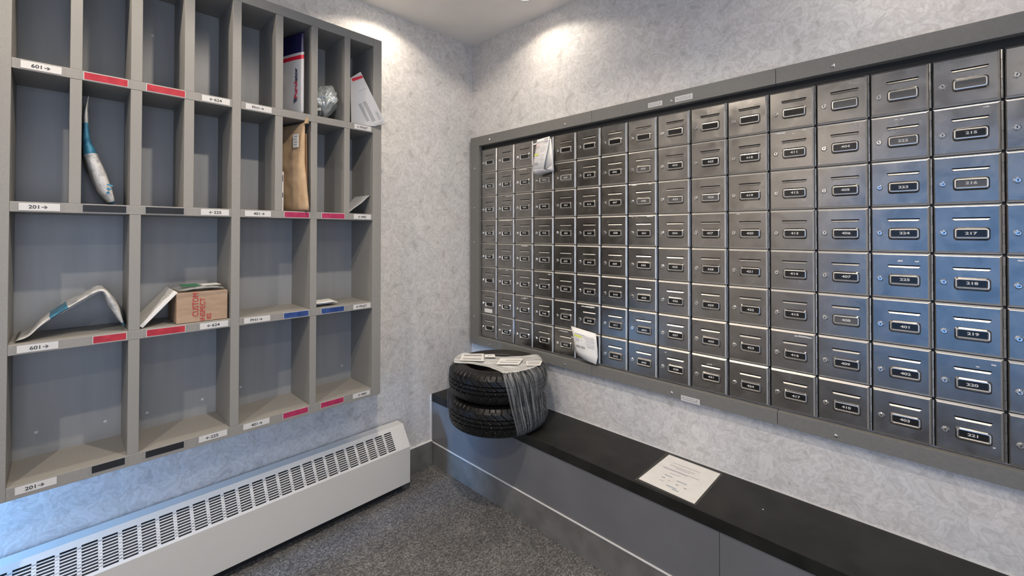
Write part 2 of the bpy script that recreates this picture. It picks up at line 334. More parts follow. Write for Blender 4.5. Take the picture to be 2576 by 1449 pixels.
# shelf-edge labels: (shelf index, y0, y1, kind, text)
def plab(si, y0, y1, kind, txt=''):
    z1 = (ZS+[0])[si]-.0035; z0 = z1-.021
    if kind == 'white':
        m = MB(); m.box(CX, CX+.0006, y0, y1, z0, z1, 0); dz = (-.0025 if si % 2 else 0)
        m.text(txt, (CX+.0006, (y0+y1)/2+random.uniform(-.004, .004), (z0+z1)/2), (0, 1, 0), (0, 0, 1), (1, 0, 0), .0098, 1.12, 1, .02)
        o = part(m, 'shelf_label', [M_PAPERB, M_INK], cab, 'white paper label printed '+txt.replace('→', 'and a right arrow').replace('←', 'left arrow '))
    else:
        mm = {'red': M_RED, 'pink': M_PINK, 'blue': M_BLUE, 'black': M_BLACKL}[kind]
        m = MB(); m.box(CX, CX+.0005, y0-.0015, y1+.0015, z0-.0015, z1+.001, 0); m.box(CX+.0005, CX+.0009, y0, y1, z0, z1, 1)
        o = part(m, 'shelf_label', [M_PAPERB if kind != 'black' else M_INKG, mm], cab, kind+' colour label strip')
    # crumpled clear tape over the label
    t = MB(); n = 14; k = 3; pts = []
    for i in range(n+1):
        for j in range(k+1):
            y = y0-.010+(y1-y0+.02)*i/n; z = z0-.003+(z1-z0+.005)*j/k
            pts.append((CX+.0016+random.uniform(0, .0012), y, z))
    t.add(pts, [(i*(k+1)+j, (i+1)*(k+1)+j, (i+1)*(k+1)+j+1, i*(k+1)+j+1) for i in range(n) for j in range(k)])
    t.v = [(v[0]-cab.location.x, v[1]-cab.location.y, v[2]-cab.location.z) for v in t.v]; t.build('clear_tape', M_TAPE, o, smooth=False)
for si, L1, L2, cA, cB in ((0, '601→', '←624', 'red', None), (1, '201→', '←225', 'black', 'pink'), (2, '601→', '←624', 'red', 'blue'), (3, '201→', '←225', 'black', 'pink')):
    R1, R2 = ('PH1→', '←PH27') if si % 2 == 0 else ('401→', '←440')
    plab(si, -1.853, -1.773, 'white', L1); plab(si, -1.433, -1.349, 'white', L2)
    if si < 2: plab(si, -1.726, -1.628, cA); plab(si, -1.581, -1.481, cA)
    else: plab(si, -1.745+.045, -1.635+.01, cA); plab(si, -1.575, -1.475, cA)
    plab(si, -1.298, -1.210, 'white', R1); plab(si, -.876, -.795, 'white', R2)
    if cB: plab(si, -1.161, -1.067, cB); plab(si, -1.015, -.918, cB)
for y0, y1 in ((-1.18, -1.065), (-1.05, -.93)):    # leftover clear tape strips on the top right shelf
    t = MB(); n = 16; pts = []
    for i in range(n+1):
        for j in range(4): pts.append((CX+.0008+random.uniform(0, .0016), y0+(y1-y0)*i/n, 1.771+.024*j/3))
    t.add(pts, [(i*4+j, (i+1)*4+j, (i+1)*4+j+1, i*4+j+1) for i in range(n) for j in range(3)]); part(t, 'clear_tape', M_TAPE, cab, 'empty strip of clear tape')

# ------------------------------------------------------------------ parcels and post
def pouch(path, D, th, mats, parent, name, mi=lambda s: 0, nt=14, ns=40, wr=.002, p=4, endp=6, label=None, seed=0, sub=1):
    """soft flat bag: polyline path swept along D, th = list of half thicknesses along the path"""
    path = [Vector(q) for q in path]; D = Vector(D)
    seg = [(path[i+1]-path[i]).length for i in range(len(path)-1)]; tot = sum(seg)
    def at(s):
        d = s*tot
        for i, l in enumerate(seg):
            if d <= l or i == len(seg)-1:
                k = min(d/l, 1); t = th[i]+(th[i+1]-th[i])*k; return path[i].lerp(path[i+1], k), t
            d -= l
    m = MB(); rows = []
    base = [at(i/ns) for i in range(ns+1)]
    # light smoothing of the corners
    pos = [q[0] for q in base]
    for _ in range(2): pos = [pos[0]]+[(pos[i-1]+pos[i]*2+pos[i+1])/4 for i in range(1, ns)]+[pos[-1]]
    vs = []
    for side in (1, -1):
        for i in range(ns+1):
            tan = (pos[min(i+1, ns)]-pos[max(i-1, 0)]).normalized(); nr = tan.cross(D.normalized()).normalized()
            s = i/ns; e = max(0, 1-abs(2*s-1)**endp)**.5
            for j in range(nt+1):
                t = j/nt; q = max(0, 1-abs(2*t-1)**p)**.5
                w_ = noise.noise(Vector((s*9+seed, t*5, side*3.)))*wr+noise.noise(Vector((s*22+seed, t*14, side*3.)))*wr*.4
                vs.append(pos[i]+D*t+nr*(side*base[i][1]*e*q+w_*min(1, e*q)))
    c = (ns+1)*(nt+1); fs = []; ms = []
    for i in range(ns):
        for j in range(nt):
            a, b_, c_, d = i*(nt+1)+j, (i+1)*(nt+1)+j, (i+1)*(nt+1)+j+1, i*(nt+1)+j+1
            fs += [(a, b_, c_, d), (c+d, c+c_, c+b_, c+a)]; ms += [mi((i+.5)/ns)]*2
    m.add(vs, fs); m.m = ms
    o = part(m, name, mats, parent, label, smooth=True)
    me = o.data; bm = bmesh.new(); bm.from_mesh(me); bmesh.ops.remove_doubles(bm, verts=bm.verts, dist=.00005); bm.to_mesh(me); bm.free()
    return o
def decal(parent, name, m, fn, label=None):
    b = MB(); fn(b); return part(b, name, m, parent, label)

# white and blue mailer leaning in the second row
t = thing('poly_mailer', 'thin white and blue plastic mailer leaning in the second-row pigeonhole under a red label', 'parcel', (.1, -1.655, 1.3985))
Pm = [(.025, -1.655, 1.402), (.025, -1.677, 1.455), (.025, -1.698, 1.52), (.025, -1.713, 1.57), (.025, -1.719, 1.61), (.025, -1.722, 1.68), (.025, -1.715, 1.735)]
pouch(Pm, (.165, 0, 0), [.014, .019, .019, .015, .009, .006, .003], [M_POLY, M_POLYB], t, 'bag', lambda s: 1 if (s < .03 or .47 < s < .74) else 0, wr=.0035, seed=1)
def f(b):
    for k, (y, z) in enumerate(((-1.690, 1.512),)):
        b.text('UC', (.1935, y+.004, z), (0, .42, -.9), (0, .9, .42), (1, 0, 0), .008, 1, 0, .01)
decal(t, 'printed_marks', M_INKG, f)
b = MB()
for k in range(3): b.add([(.1905, -1.671+.004*k, 1.432+.012*k), (.1905, -1.664+.004*k-.0, 1.435+.012*k), (.1905, -1.667, 1.441+.012*k), (.1905, -1.674, 1.438+.012*k)], [(0, 1, 2, 3)])
part(b, 'blue_marks', M_POLYB, t)

# bent mailer in the third row
t = thing('poly_mailer', 'white plastic mailer with blue band bent into a tent in the wide third-row compartment', 'parcel', (.1, -1.74, .9995))
Pb = [(.035, -1.858, 1.006), (.035, -1.835, 1.010), (.035, -1.806, 1.047), (.035, -1.768, 1.078), (.035, -1.690, 1.132), (.035, -1.676, 1.134), (.035, -1.650, 1.075), (.035, -1.6265, 1.008)]
pouch(Pb, (.165, 0, 0), [.003, .0035, .0045, .004, .0045, .005, .013, .004], [M_POLY, M_POLYB], t, 'bag', lambda s: 1 if (.24 < s < .375 or s > .955) else 0, wr=.0034, seed=5)

# white slim box leaning on the cardboard box
t = thing('slim_box', 'slim white carton leaning diagonally against the cardboard box', 'box', (.1, -1.54, .9995))
d = Vector((0, .088, .102)).normalized(); nrm = Vector((0, -d.z, d.y)); o0 = Vector((0, -1.5835, 1.0005))
b = MB(); L_ = .140; th_ = .011
c8 = [o0+Vector((x, 0, 0))+d*s+nrm*q for x in (.03, .2) for s in (0, L_) for q in (0, th_)]
b.add(c8, [(0, 1, 3, 2), (4, 6, 7, 5), (0, 4, 5, 1), (2, 3, 7, 6), (0, 2, 6, 4), (1, 5, 7, 3)]); part(b, 'carton', M_WHITE, t, bevel=.001)
b = MB()
for s, x, w_ in ((.100, .15, .007), (.108, .165, .011), (.115, .18, .008), (.124, .17, .010), (.112, .13, .006)):
    q = o0+d*s+nrm*(th_+.0005)+Vector((x, 0, 0)); b.add([q, q+Vector((w_, 0, 0)), q+Vector((w_, 0, 0))+d*.004, q+d*.004], [(0, 1, 2, 3)])
part(b, 'printed_marks', M_INKG, t)

# cardboard box with red customs stamp
t = thing('cardboard_box', 'brown cardboard box stamped in red capitals in the third-row compartment', 'box', (.12, -1.42, .9995))
b = MB(); b.box(.045, .205, -1.4965, -1.3475, 1.0, 1.104); part(b, 'carton', M_CARDB, t, bevel=.002)
b = MB(); U, V_ = (0, 0, 1), (0, -1, 0)
b.text('CUSTOM', (.2055, -1.4440, 1.020), U, V_, (1, 0, 0), .0175, .82, 0, 0, 'LEFT')
b.text('INSPECT', (.2055, -1.4235, 1.0035), U, V_, (1, 0, 0), .0145, 1.02, 0, 0, 'LEFT')
b.text('IES', (.2055, -1.4045, 1.006), U, V_, (1, 0, 0), .0130, .95, 0, 0, 'LEFT')
b.v += [(x+.0002, y+.0007, z+.0005) for x, y, z in b.v]; n_ = len(b.v)//2; b.f += [tuple(i+n_ for i in f) for f in b.f]; b.m += b.m
part(b, 'stamp', M_STAMP, t, 'red stamped lettering')
b = MB(); b.box(.2052, .2056, -1.4965, -1.3475, 1.090, 1.104); b.box(.13, .2056, -1.4965, -1.3475, 1.1042, 1.1047); part(b, 'packing_tape', M_TAPE, t)
t = thing('plastic_bag', 'crinkled clear plastic bag with green print lying on top of the cardboard box', 'bag', (.12, -1.42, 1.1055))
pouch([(.05, -1.49, 1.110), (.05, -1.44, 1.116), (.05, -1.39, 1.117), (.05, -1.352, 1.110)], (.15, 0, 0), [.003, .006, .006, .003], clear('bag_film', .45, .15, (.5, .52, .5))[0], t, 'bag', wr=.005, seed=9)
b = MB(); b.box(.10, .185, -1.475, -1.425, 1.1235, 1.1240); part(b, 'green_print', M_GREEN, t)
b = MB(); b.box(.12, .19, -1.42, -1.365, 1.1240, 1.1245); part(b, 'white_slip', M_WHITE, t)

# tall courier envelope, top row
def plane_pts(p0, p1):
    p0 = Vector((*p0, 0)); p1 = Vector((*p1, 0)); u = (p1-p0).normalized(); return p0, u, Vector((u.y, -u.x, 0))
t = thing('courier_envelope', 'tall white courier envelope with navy flap and red band standing in the top row', 'envelope', (.12, -1.11, 1.7985))
p0, u, n = plane_pts((.030, -1.142), (.208, -1.086))
pouch([p0+Vector((0, 0, 1.80)), p0+Vector((0, 0, 2.02)), p0+Vector((0, 0, 2.138))], u*.186, [.006, .007, .003], [M_CWHITE, M_CRED, M_NAVY], t, 'sleeve',
      lambda s: 0 if s < .66 else (1 if s < .72 else (0 if s < .755 else 2)), wr=.0015, seed=3, ns=60)
def g(b):
    o_ = p0+u*.147+n*.0080
    b.text('Purol', o_+Vector((0, 0, 1.866)), (0, 0, 1), -u, n, .0175, 1.30, 0, .025, 'LEFT'); b.text('ator', o_+Vector((0, 0, 1.9355)), (0, 0, 1), -u, n, .0175, 1.30, 1, .025, 'LEFT')
    for k in range(3):
        a = p0+u*(.137+.007*k)+n*.0085+Vector((0, 0, 1.848+.003*k)); b.add([a, a+u*.004, a+u*.004+Vector((0, 0, .020-.004*k)), a+Vector((0, 0, .016-.004*k))], [(0, 1, 2, 3)], 1)
decal(t, 'printed_logo', [M_CRED, M_NAVY], g, 'red and navy lettering')

# crumpled silver bag, top row
t = thing('plastic_parcel', 'crumpled shiny silver-grey plastic parcel in the top-row pigeonhole', 'parcel', (.12, -.975, 1.7985))
bm = bmesh.new(); bmesh.ops.create_icosphere(bm, subdivisions=5, radius=1)
def ridge(q): return 1-abs(noise.noise(q))*2
for v in bm.verts:
    c0 = v.co.copy(); k = .86+.20*noise.noise(c0*1.3+Vector((3, 1, 0)))+.15*ridge(c0*1.9+Vector((1, 7, 2)))+.07*ridge(c0*3.9)-.06
    x, y, z = c0.x*.085*k, c0.y*.053*k, c0.z*.076*k
    if z < -.01: f_ = 1-min(1, (-.01-z)/.06)*.45; x *= f_; y *= f_
    y += .10*z
    v.co = Vector((x+.02, max(-.052, min(.049, y-.004)), z))
zm = min(v.co.z for v in bm.verts)
for v in bm.verts: v.co.z += .004-zm
me = bpy.data.meshes.new('bag'); bm.to_mesh(me); bm.free(); me.materials.append(M_SILV)
for p in me.polygons: p.use_smooth = True
o = bpy.data.objects.new('bag', me); COL.objects.link(o); o.parent = t; o.location = (0, 0, -.003)

b = MB(); b.add([(.158, -1.0255, 1.835), (.182, -1.0050, 1.833), (.178, -1.0075, 1.885), (.150, -1.0260, 1.888)], [(0, 1, 2, 3)]); part(b, 'address_label', M_PAPERB, t)
# red and white envelope sticking out, top row right
t = thing('courier_envelope', 'white courier envelope with red stripe sticking out of the top right pigeonhole', 'envelope', (.2, -.81, 1.7985))
A, B_, C_, D_, E_ = map(Vector, ((.187, -.831, 2.045), (.259, -.743, 1.812), (.2255, -.784, 1.7985), (.162, -.862, 1.7995), (.159, -.866, 2.014)))
uu = Vector((.262-.14, -.74+.889, 0)).normalized(); nn = Vector((uu.y, -uu.x, 0))
b = MB(); pts = [A, B_, C_, D_, E_]; b.add([q+nn*.003 for q in pts]+[q-nn*.003 for q in pts], [(0, 1, 2, 3, 4), (9, 8, 7, 6, 5)]+[(i, i+5, (i+1) % 5+5, (i+1) % 5) for i in range(5)])
part(b, 'sleeve', M_CWHITE, t, bevel=.001)
ax = (B_-A).normalized(); pp = nn.cross(ax).normalized()
if pp.z > 0: pp = -pp
LAB_ = (B_-A).length
def pl(d, q, off=.0036): return A+ax*(q*LAB_)+pp*d+nn*off       # d metres in from the long right edge, q along it
b = MB(); b.quad(pl(.001, .07), pl(.050, .05), pl(.050, .105), pl(.001, .115)); part(b, 'red_stripe', M_CRED, t, 'red printed stripe')
b = MB()
for d0, d1, q0, q1 in ((.060, .074, .50, .84), (.036, .052, .50, .88)): b.quad(pl(d0, q0), pl(d1, q0), pl(d1, q1), pl(d0, q1))
for k in range(9): q0 = .74+.017*k; b.quad(pl(.010, q0), pl(.022, q0), pl(.022, q0+.006+.004*(k % 3)), pl(.010, q0+.006+.004*(k % 3)))
for q0 in (.30, .935, .96): b.quad(pl(.008, q0), pl(.050, q0), pl(.050, q0+.008), pl(.008, q0+.008))
part(b, 'printed_blocks', M_INKG, t, 'grey printed blocks and barcode')

# brown padded envelope and neighbours, second row
t = thing('padded_envelope', 'brown kraft padded envelope standing upright in the second row, poking out in front', 'envelope', (.15, -1.1, 1.3985))
p0, u, n = plane_pts((.045, -1.136), (.232, -1.082))
pouch([p0+u*.03+Vector((0, 0, 1.400)), p0+u*.0+Vector((0, 0, 1.60)), p0+u*.0+Vector((0, 0, 1.762))], u*.182, [.010, .013, .006], [M_KRAFT], t, 'sleeve', wr=.004, seed=12)
b = MB(); q = p0+u*.182+Vector((0, 0, 1.755)); b.add([q+u*.001+n*.006, q+u*.019+n*.004, q+u*.0185+Vector((0, 0, .027)), q+u*.003+Vector((0, 0, .021)), q+u*.001-n*.004, q+u*.018-n*.004], [(0, 1, 2, 3), (5, 4, 3, 2), (0, 3, 4), (1, 5, 2)]); part(b, 'flap', M_KRAFT, t)
b = MB(); q = p0+u*.128+n*.0150+Vector((0, 0, 1.660)); b.quad(q, q+u*.036, q+u*.036+Vector((0, 0, .055)), q+Vector((0, 0, .055))); o = part(b, 'sticker', M_PAPERB, t, 'white address sticker')
b = MB()
for k in range(4): a = q+u*(.006+.003*(k % 2))+n*.0006+Vector((0, 0, .010+.011*k)); b.quad(a, a+u*.02, a+u*.02+Vector((0, 0, .0035)), a+Vector((0, 0, .0035)))
part(b, 'printed_lines', M_INKG, t)
t = thing('cardboard_mailer', 'dark brown cardboard mailer behind the padded envelope in the second row', 'parcel', (.12, -1.075, 1.3985))
pouch([(.06, -1.072, 1.40), (.06, -1.075, 1.50), (.06, -1.079, 1.72)], (.15, .004, 0), [.0045, .0045, .003], M_KRAFTD, t, 'board', wr=.001, seed=4, p=10, endp=20)
t = thing('labelled_parcel', 'slim white parcel with black barcode label left of the padded envelope', 'parcel', (.1, -1.155, 1.3985))
b = MB(); b.box(.03, .158, -1.166, -1.1445, 1.399, 1.560); part(b, 'carton', M_WHITE, t, bevel=.001)
b = MB(); b.box(.158, .1586, -1.1580, -1.1470, 1.520, 1.546); b.box(.158, .1586, -1.1600, -1.1470, 1.455, 1.475)
for k in range(5): b.box(.158, .1586, -1.163, -1.148, 1.412+.007*k, 1.414+.007*k)
part(b, 'printed_label', M_INK, t)
t = thing('letter', 'grey-white letter leaning in the far right pigeonhole of the second row', 'letter', (.12, -.84, 1.3985))
pouch([(.05, -.889, 1.402), (.05, -.868, 1.420), (.05, -.829, 1.448), (.05, -.7885, 1.486)], (.15, 0, 0), [.0006]*4, M_CWHITE, t, 'sheet', wr=.0008, p=20, endp=20)
for k, (x0, y0, z, r) in enumerate(((.06, -1.028, 1.0, 0), (.085, -1.030, 1.006, .12), (.10, -1.026, 1.012, -.1))):
    t = thing('letter', ['white letter at the bottom of the small stack in the third row', 'white letter in the middle of the small stack in the third row', 'white letter on top of the small stack in the third row'][k], 'letter', (x0+.05, -.98, z), 'stack of letters in the third row')
    pouch([(x0, y0, z+.0035), (x0, y0+.045, z+.0035), (x0, y0+.092, z+.005)], (.10, r*.1, 0), [.002, .0025, .002], M_WHITE, t, 'sleeve', wr=.0012, seed=k*3, p=8)

# ------------------------------------------------------------------ mailboxes
PX = .1397; X0 = .0995; ZT = 1.8132; FY = -.015
ROWS = 8
cols = {0: [None, 'PH24', 'PH25', 'PH26', 'PH27', None, None, None]}
def seq(*a): return list(a)
cols[1] = [None]+['PH%d' % k for k in range(17, 24)]; cols[2] = [None]+['PH%d' % k for k in range(10, 17)]; cols[3] = [None]+['PH%d' % k for k in range(3, 10)]
cols[4] = [None, '620', '621', '622', '623', '624', 'PH1', 'PH2']; cols[5] = [None]+[str(k) for k in range(613, 620)]; cols[6] = [None]+[str(k) for k in range(606, 613)]
cols[7] = [None, '439', '440', '601', '602', '603', '604', '605']; cols[8] = [None]+[str(k) for k in range(432, 439)]
# the seventh and eighth columns read one number further down
cols[7] = [None, '439', '440', '601', '602', '603', '604', '605']
cols[9] = [None]+[str(k) for k in range(425, 432)]; cols[10] = [None]+[str(k) for k in range(418, 425)]
cols[11] = [None]+[str(k) for k in range(411, 418)]; cols[12] = [None]+[str(k) for k in range(404, 411)]; cols[13] = [None, '222', '223', '224', '225', '401', '402', '403']
cols[14] = [None]+[str(k) for k in range(215, 222)]; cols[15] = ['']*8
W_ = PX
def door_mesh():
    b = MB(); x0, x1, z0, z1 = .0016, W_-.0058, .0010, W_-.0014      # local: x right, z up, y = 0 is the front face, +y inward
    bv = .0062; by = .0055
    fx0, fx1, fz0, fz1 = x0+.003, x1-bv, z0+bv, z1-bv
    sx0, sx1, sz0, sz1 = .039, .112, .0992, .1025                    # mail slot
    xs = [fx0, sx0, sx1, fx1]; zs = [fz0, sz0, sz1, fz1]; idx = {}
    for i, x in enumerate(xs):
        for j, z in enumerate(zs): idx[i, j] = len(b.v)+i*4+j
    b.add([(x, 0, z) for x in xs for z in zs], [(i*4+j, (i+1)*4+j, (i+1)*4+j+1, i*4+j+1) for i in range(3) for j in range(3) if not (i == 1 and j == 1)])
    # mitred bevel
    o = [(x0, by, z0), (x1, by, z0), (x1, by, z1), (x0, by, z1)]; q = [(fx0, 0, fz0), (fx1, 0, fz0), (fx1, 0, fz1), (fx0, 0, fz1)]
    b.add(o+q, [(i, (i+1) % 4, 4+(i+1) % 4, 4+i) for i in range(4)], 3)
    b.add([(x, y, z) for (x, _, z) in o for y in (by, by+.006)], [(0, 1, 3, 2), (2, 3, 5, 4), (4, 5, 7, 6), (6, 7, 1, 0)])
    # slot: dark throat above a turned-out lower lip that catches the light
    t = .008
    b.add([(sx0, 0, sz0), (sx1, 0, sz0), (sx1, 0, sz1), (sx0, 0, sz1), (sx0, t, sz0), (sx1, t, sz0), (sx1, t, sz1), (sx0, t, sz1)],
          [(0, 1, 5, 4), (1, 2, 6, 5), (2, 3, 7, 6), (3, 0, 4, 7), (4, 5, 6, 7)], 1)
    zt_, zb_, yo = sz0, sz0-.0046, -.0042
    b.add([(sx0, .0004, zt_), (sx1, .0004, zt_), (sx1-.004, yo, zb_), (sx0+.004, yo, zb_), (sx1-.002, 0, zb_-.0012), (sx0+.002, 0, zb_-.0012)],
          [(0, 3, 2, 1), (3, 5, 4, 2), (0, 5, 3), (1, 2, 4)], 2)
    return b
def shared(name, mb, mats, smooth=False):
    o = mb.build(name, mats, None, smooth=smooth); return o
tmpl = {}
tmpl['door'] = shared('door', door_mesh(), [M_STEEL, M_DARK, M_EMB, M_BEV])
b = MB(); b.box(0.0002, W_-.0002, .0115, .0145, .0002, W_-.0002); tmpl['casing'] = shared('casing', b, M_DARK)
b = MB(); b.cyl((0, 0, 0), (0, -1, 0), .0088, .0084, .0016, 24, 0); b.cyl((0, -.0016, 0), (0, -1, 0), .0082, .0058, .0030, 24, 0)
b.cyl((0, -.0046, 0), (0, -1, 0), .0054, .0052, .0004, 20, 0); b.box(-.0008, .0008, -.0056, -.0050, -.0030, .0026, 1); b.cyl((0, -.0050, .0016), (0, -1, 0), .0017, .0017, .0007, 10, 1)
tmpl['lock'] = shared('lock', b, [M_LOCK, M_DARK])
def holder_mesh(): # embossed number window
    b = MB(); w0, h0, w1, h1, w2, h2 = .0715, .0375, .0650, .0270, .0555, .0178
    def rr(w_, h_, r, y, dz=0):
        P_ = []
        for cx_, cz_, a0 in ((w_/2-r, h_/2-r, 0), (-w_/2+r, h_/2-r, 90), (-w_/2+r, -h_/2+r, 180), (w_/2-r, -h_/2+r, 270)):
            for k in range(4): a = math.radians(a0+30*k); P_.append((cx_+r*math.cos(a), y, cz_+r*math.sin(a)+dz))
        return P_
    rings = [rr(w0, h0, .008, .0003), rr(w1, h1, .006, -.0048, .0006), rr(w2+.0044, h2+.0044, .0028, -.0052, .0008), rr(w2, h2, .0012, -.0018, .0008)]
    n_ = 16
    for k in range(3): b.add(rings[k]+rings[k+1], [(i, (i+1) % n_, n_+(i+1) % n_, n_+i) for i in range(n_)], 0 if k == 0 else 1)
    return b
tmpl['holder'] = shared('number_holder', holder_mesh(), [M_STEEL, M_EMB])
b = MB(); b.cyl((0, 0, 0), (0, 0, 1), .0026, .0026, .002, 8)
b = MB()
for k in range(5):
    z0 = .004+k*(W_-.008)/5; r_ = .0022 if k % 2 else .0027
    b.cyl((0, 0, z0), (0, 0, 1), r_, r_, (W_-.008)/5-.0006, 8)
tmpl['hinge'] = shared('hinge', b, M_STEEL)
for o in tmpl.values(): COL.objects.unlink(o)
def put(key, name, parent, loc):
    o = tmpl[key].copy(); o.name = name; COL.objects.link(o); o.parent = parent; o.location = loc; return o
GLARE = {'439', '440', '433', '426', '408', 'PH3', '620', '222', '216'}  # cards that get the painted glare
# tape residue and scratches: (col,row): list of (x, z, w, h) local, z up
SC = {(11, 1): [(.02, .128, .03, .005), (.10, .130, .012, .003), (.072, .122, .004, .004)], (11, 6): [(.075, .122, .05, .006)], (5, 6): [(.03, .120, .075, .008)], (13, 4): [(.062, .112, .011, .006), (.10, .112, .009, .005)],
      (13, 1): [(.058, .122, .008, .003), (.07, .122, .008, .003)], (14, 1): [(.10, .124, .012, .003)], (7, 3): [(.09, .128, .028, .005), (.02, .126, .004, .003), (.04, .126, .004, .003)], (7, 2): [(.02, .128, .025, .004), (.10, .129, .012, .003)],
      (1, 3): [(.02, .128, .10, .006)], (1, 2): [(.07, .126, .05, .003)], (2, 4): [(.05, .126, .05, .005)], (2, 1): [(.03, .126, .06, .004)], (1, 5): [(.02, .126, .012, .004), (.07, .125, .02, .004)], (3, 5): [(.10, .122, .022, .005)],
      (4, 7): [(.03, .122, .06, .004), (.11, .100, .010, .009)], (2, 6): [(.05, .118, .03, .004), (.07, .122, .03, .004)], (14, 6): [(.082, .108, .007, .004), (.125-.014, .118, .009, .005)], (10, 3): [(.03, .128, .012, .003)], (8, 7): [(.03, .118, .007, .005)],
      (9, 7): [(.06, .105, .020, .004)], (14, 7): [(.112, .035, .005, .004)], (15, 4): [(.02, .124, .03, .004)]}
for c in range(16):
    for r in range(ROWS):
        num = cols[c][r]; x = X0+c*PX; z = ZT-(r+1)*PX
        if c == 15: lab = 'steel mailbox cut by the right picture edge, '+('right of the blank box above 215' if r == 0 else 'right of mailbox %s' % cols[14][r])
        elif num: lab = 'brushed steel mailbox door numbered %s' % num
        elif r == 0: lab = 'unnumbered steel mailbox in the top row, directly above number %s' % cols[c][1]
        else: lab = {5: 'steel mailbox with blank black window directly below PH27', 6: 'steel mailbox with blank window and white sticker near lower left corner', 7: 'steel mailbox with blank black window in the bottom left corner'}[r]
        if (c, r) == (11, 6): lab += ' with a white tape scrap at its top'
        if (c, r) == (3, 0): lab = 'top-row steel mailbox hidden behind the hanging folded flyer, above number PH3'
        if (c, r) == (5, 7): lab = 'bottom-row steel mailbox mostly covered by the curled paper notice'
        t = thing('mailbox', lab, 'mailbox', (x, FY, z), 'mailboxes in the wall panel')
        put('casing', 'casing', t, (0, 0, 0)); d_ = put('door', 'door', t, (0, 0, 0))
        put('hinge', 'hinge', t, (W_-.0034, .0036, 0))
        lk = put('lock', 'lock', d_, (.0215+random.uniform(-.0005, .0005), -.0001, .0585)); lk.rotation_euler = (0, random.choice((0, 0, 0, .4, -.5, 1.2)), 0)
        put('holder', 'number_holder', d_, (.0765, 0, .0565))
        b = MB(); b.box(-.0276, .0276, -.0020, -.0008, -.0087, .0087, 0)
        if num: b.text(num, (random.uniform(-.002, .002), -.0020, random.uniform(.0, .002)), (1, 0, 0), (0, 0, 1), (0, -1, 0), .0074, 1.45 if len(num) == 3 else 1.15, 1, .03)
        card = b.build('number_card', [M_CARDG if (num in GLARE or (r == 0 and c > 11)) else M_CARD, M_NUM], d_); card.location = (.0765, 0, .0573)
        if (c, r) in SC:
            b = MB()
            for (sx, sz, sw, sh) in SC[(c, r)]:
                k = 7; top = [(sx+sw*i/k, -.0004, sz+sh*(.75+random.uniform(-.25, .25))) for i in range(k+1)]; bot = [(sx+sw*i/k, -.0004, sz+sh*random.uniform(-.1, .25)) for i in range(k+1)]
                b.add(bot+top, [(i, i+1, k+2+i, k+1+i) for i in range(k)])
            b.build('tape_residue', M_SCUFF, d_)
        if (c, r) == (0, 6):
            b = MB(); b.box(.034, .100, -.0008, -.0002, .008, .030); b.build('sticker', M_WHITE, d_)['label'] = 'blank white sticker'
for o in tmpl.values(): bpy.data.objects.remove(o)

# surrounding frame
XE = X0+16*PX; fr = thing('mailbox_surround', 'flat grey metal frame surrounding the bank of mailboxes', 'frame', (1.2, 0, .642))
FT = -.031; FB = -.0006
def fx(name, x0, x1, z0, z1, y0=FT, y1=FB):
    b = MB(); b.box(x0, x1, y0, y1, z0, z1); return part(b, name, M_FRAME, fr, bevel=.0008)
jt = [.020, .897, 1.661, XE+.075]
for a, c in zip(jt[:-1], jt[1:]):
    fx('top_panel', a+.0007, c-.0007, 1.8375, 1.893); fx('bottom_panel', a+.0007, c-.0007, .643, .6915)
fx('side_panel', .020, .0945, .6915, 1.8375); fx('side_panel', XE+.004, XE+.075, .6915, 1.8375)
b = MB(); b.box(.0945, XE+.004, -.004, -.0006, 1.8132, 1.8375); b.box(.0945, .0995, -.004, -.0006, .6915, 1.8375); part(b, 'recess', M_DARK, fr)  # recess strip, black: shade under the frame put into its colour
for x, z in ((.19, 1.862), (.739, 1.856), (1.285, 1.858), (1.826, 1.858), (.056, 1.705), (.056, 1.466), (.056, 1.258), (.056, .81), (.195, .662), (.739, .660), (1.283, .660), (1.826, .660), (2.3, 1.86)):
    b = MB(); b.cyl((x, FT, z), (0, -1, 0), .0058, .0050, .0016, 14); b.cyl((x, FT-.0016, z), (0, -1, 0), .0050, .0022, .0018, 14); part(b, 'screw', M_LOCK, fr, 'round-head metal screw', smooth=False)
for x0, x1, z0, z1 in ((1.183, 1.246, 1.848, 1.868), (1.300, 1.372, 1.848, 1.870), (1.322, 1.396, .640, .661)):
    b = MB(); b.box(x0, x1, FT-.0006, FT, z0, z1, 0); h = z1-z0
    for k, (a, c, zz) in enumerate(((.24, .72, .62), (.10, .88, .28))): b.box(x0+(x1-x0)*a, x0+(x1-x0)*c, FT-.0009, FT-.0006, z0+h*zz, z0+h*(zz+.11), 1)
    for a in (.12, .84):
        q = x0+(x1-x0)*a; b.add([(q-.004, FT-.0009, z0+h*.5), (q+.004, FT-.0009, z0+h*.5), (q, FT-.0009, z0+h*.86)], [(0, 1, 2)], 1)
    o = part(b, 'sticker', [M_PAPERB, M_INKG], fr, 'small white printed sticker')
    b = MB(); b.add([(x0-.016, FT-.0011, z0-.003), (x1+.016, FT-.0016, z0-.003), (x1+.016, FT-.0011, z1+.002), (x0-.016, FT-.0018, z1+.002)], [(0, 1, 2, 3)])
    b.v = [(v[0]-1.2, v[1], v[2]-.642) for v in b.v]; b.build('clear_tape', M_TAPE, o)

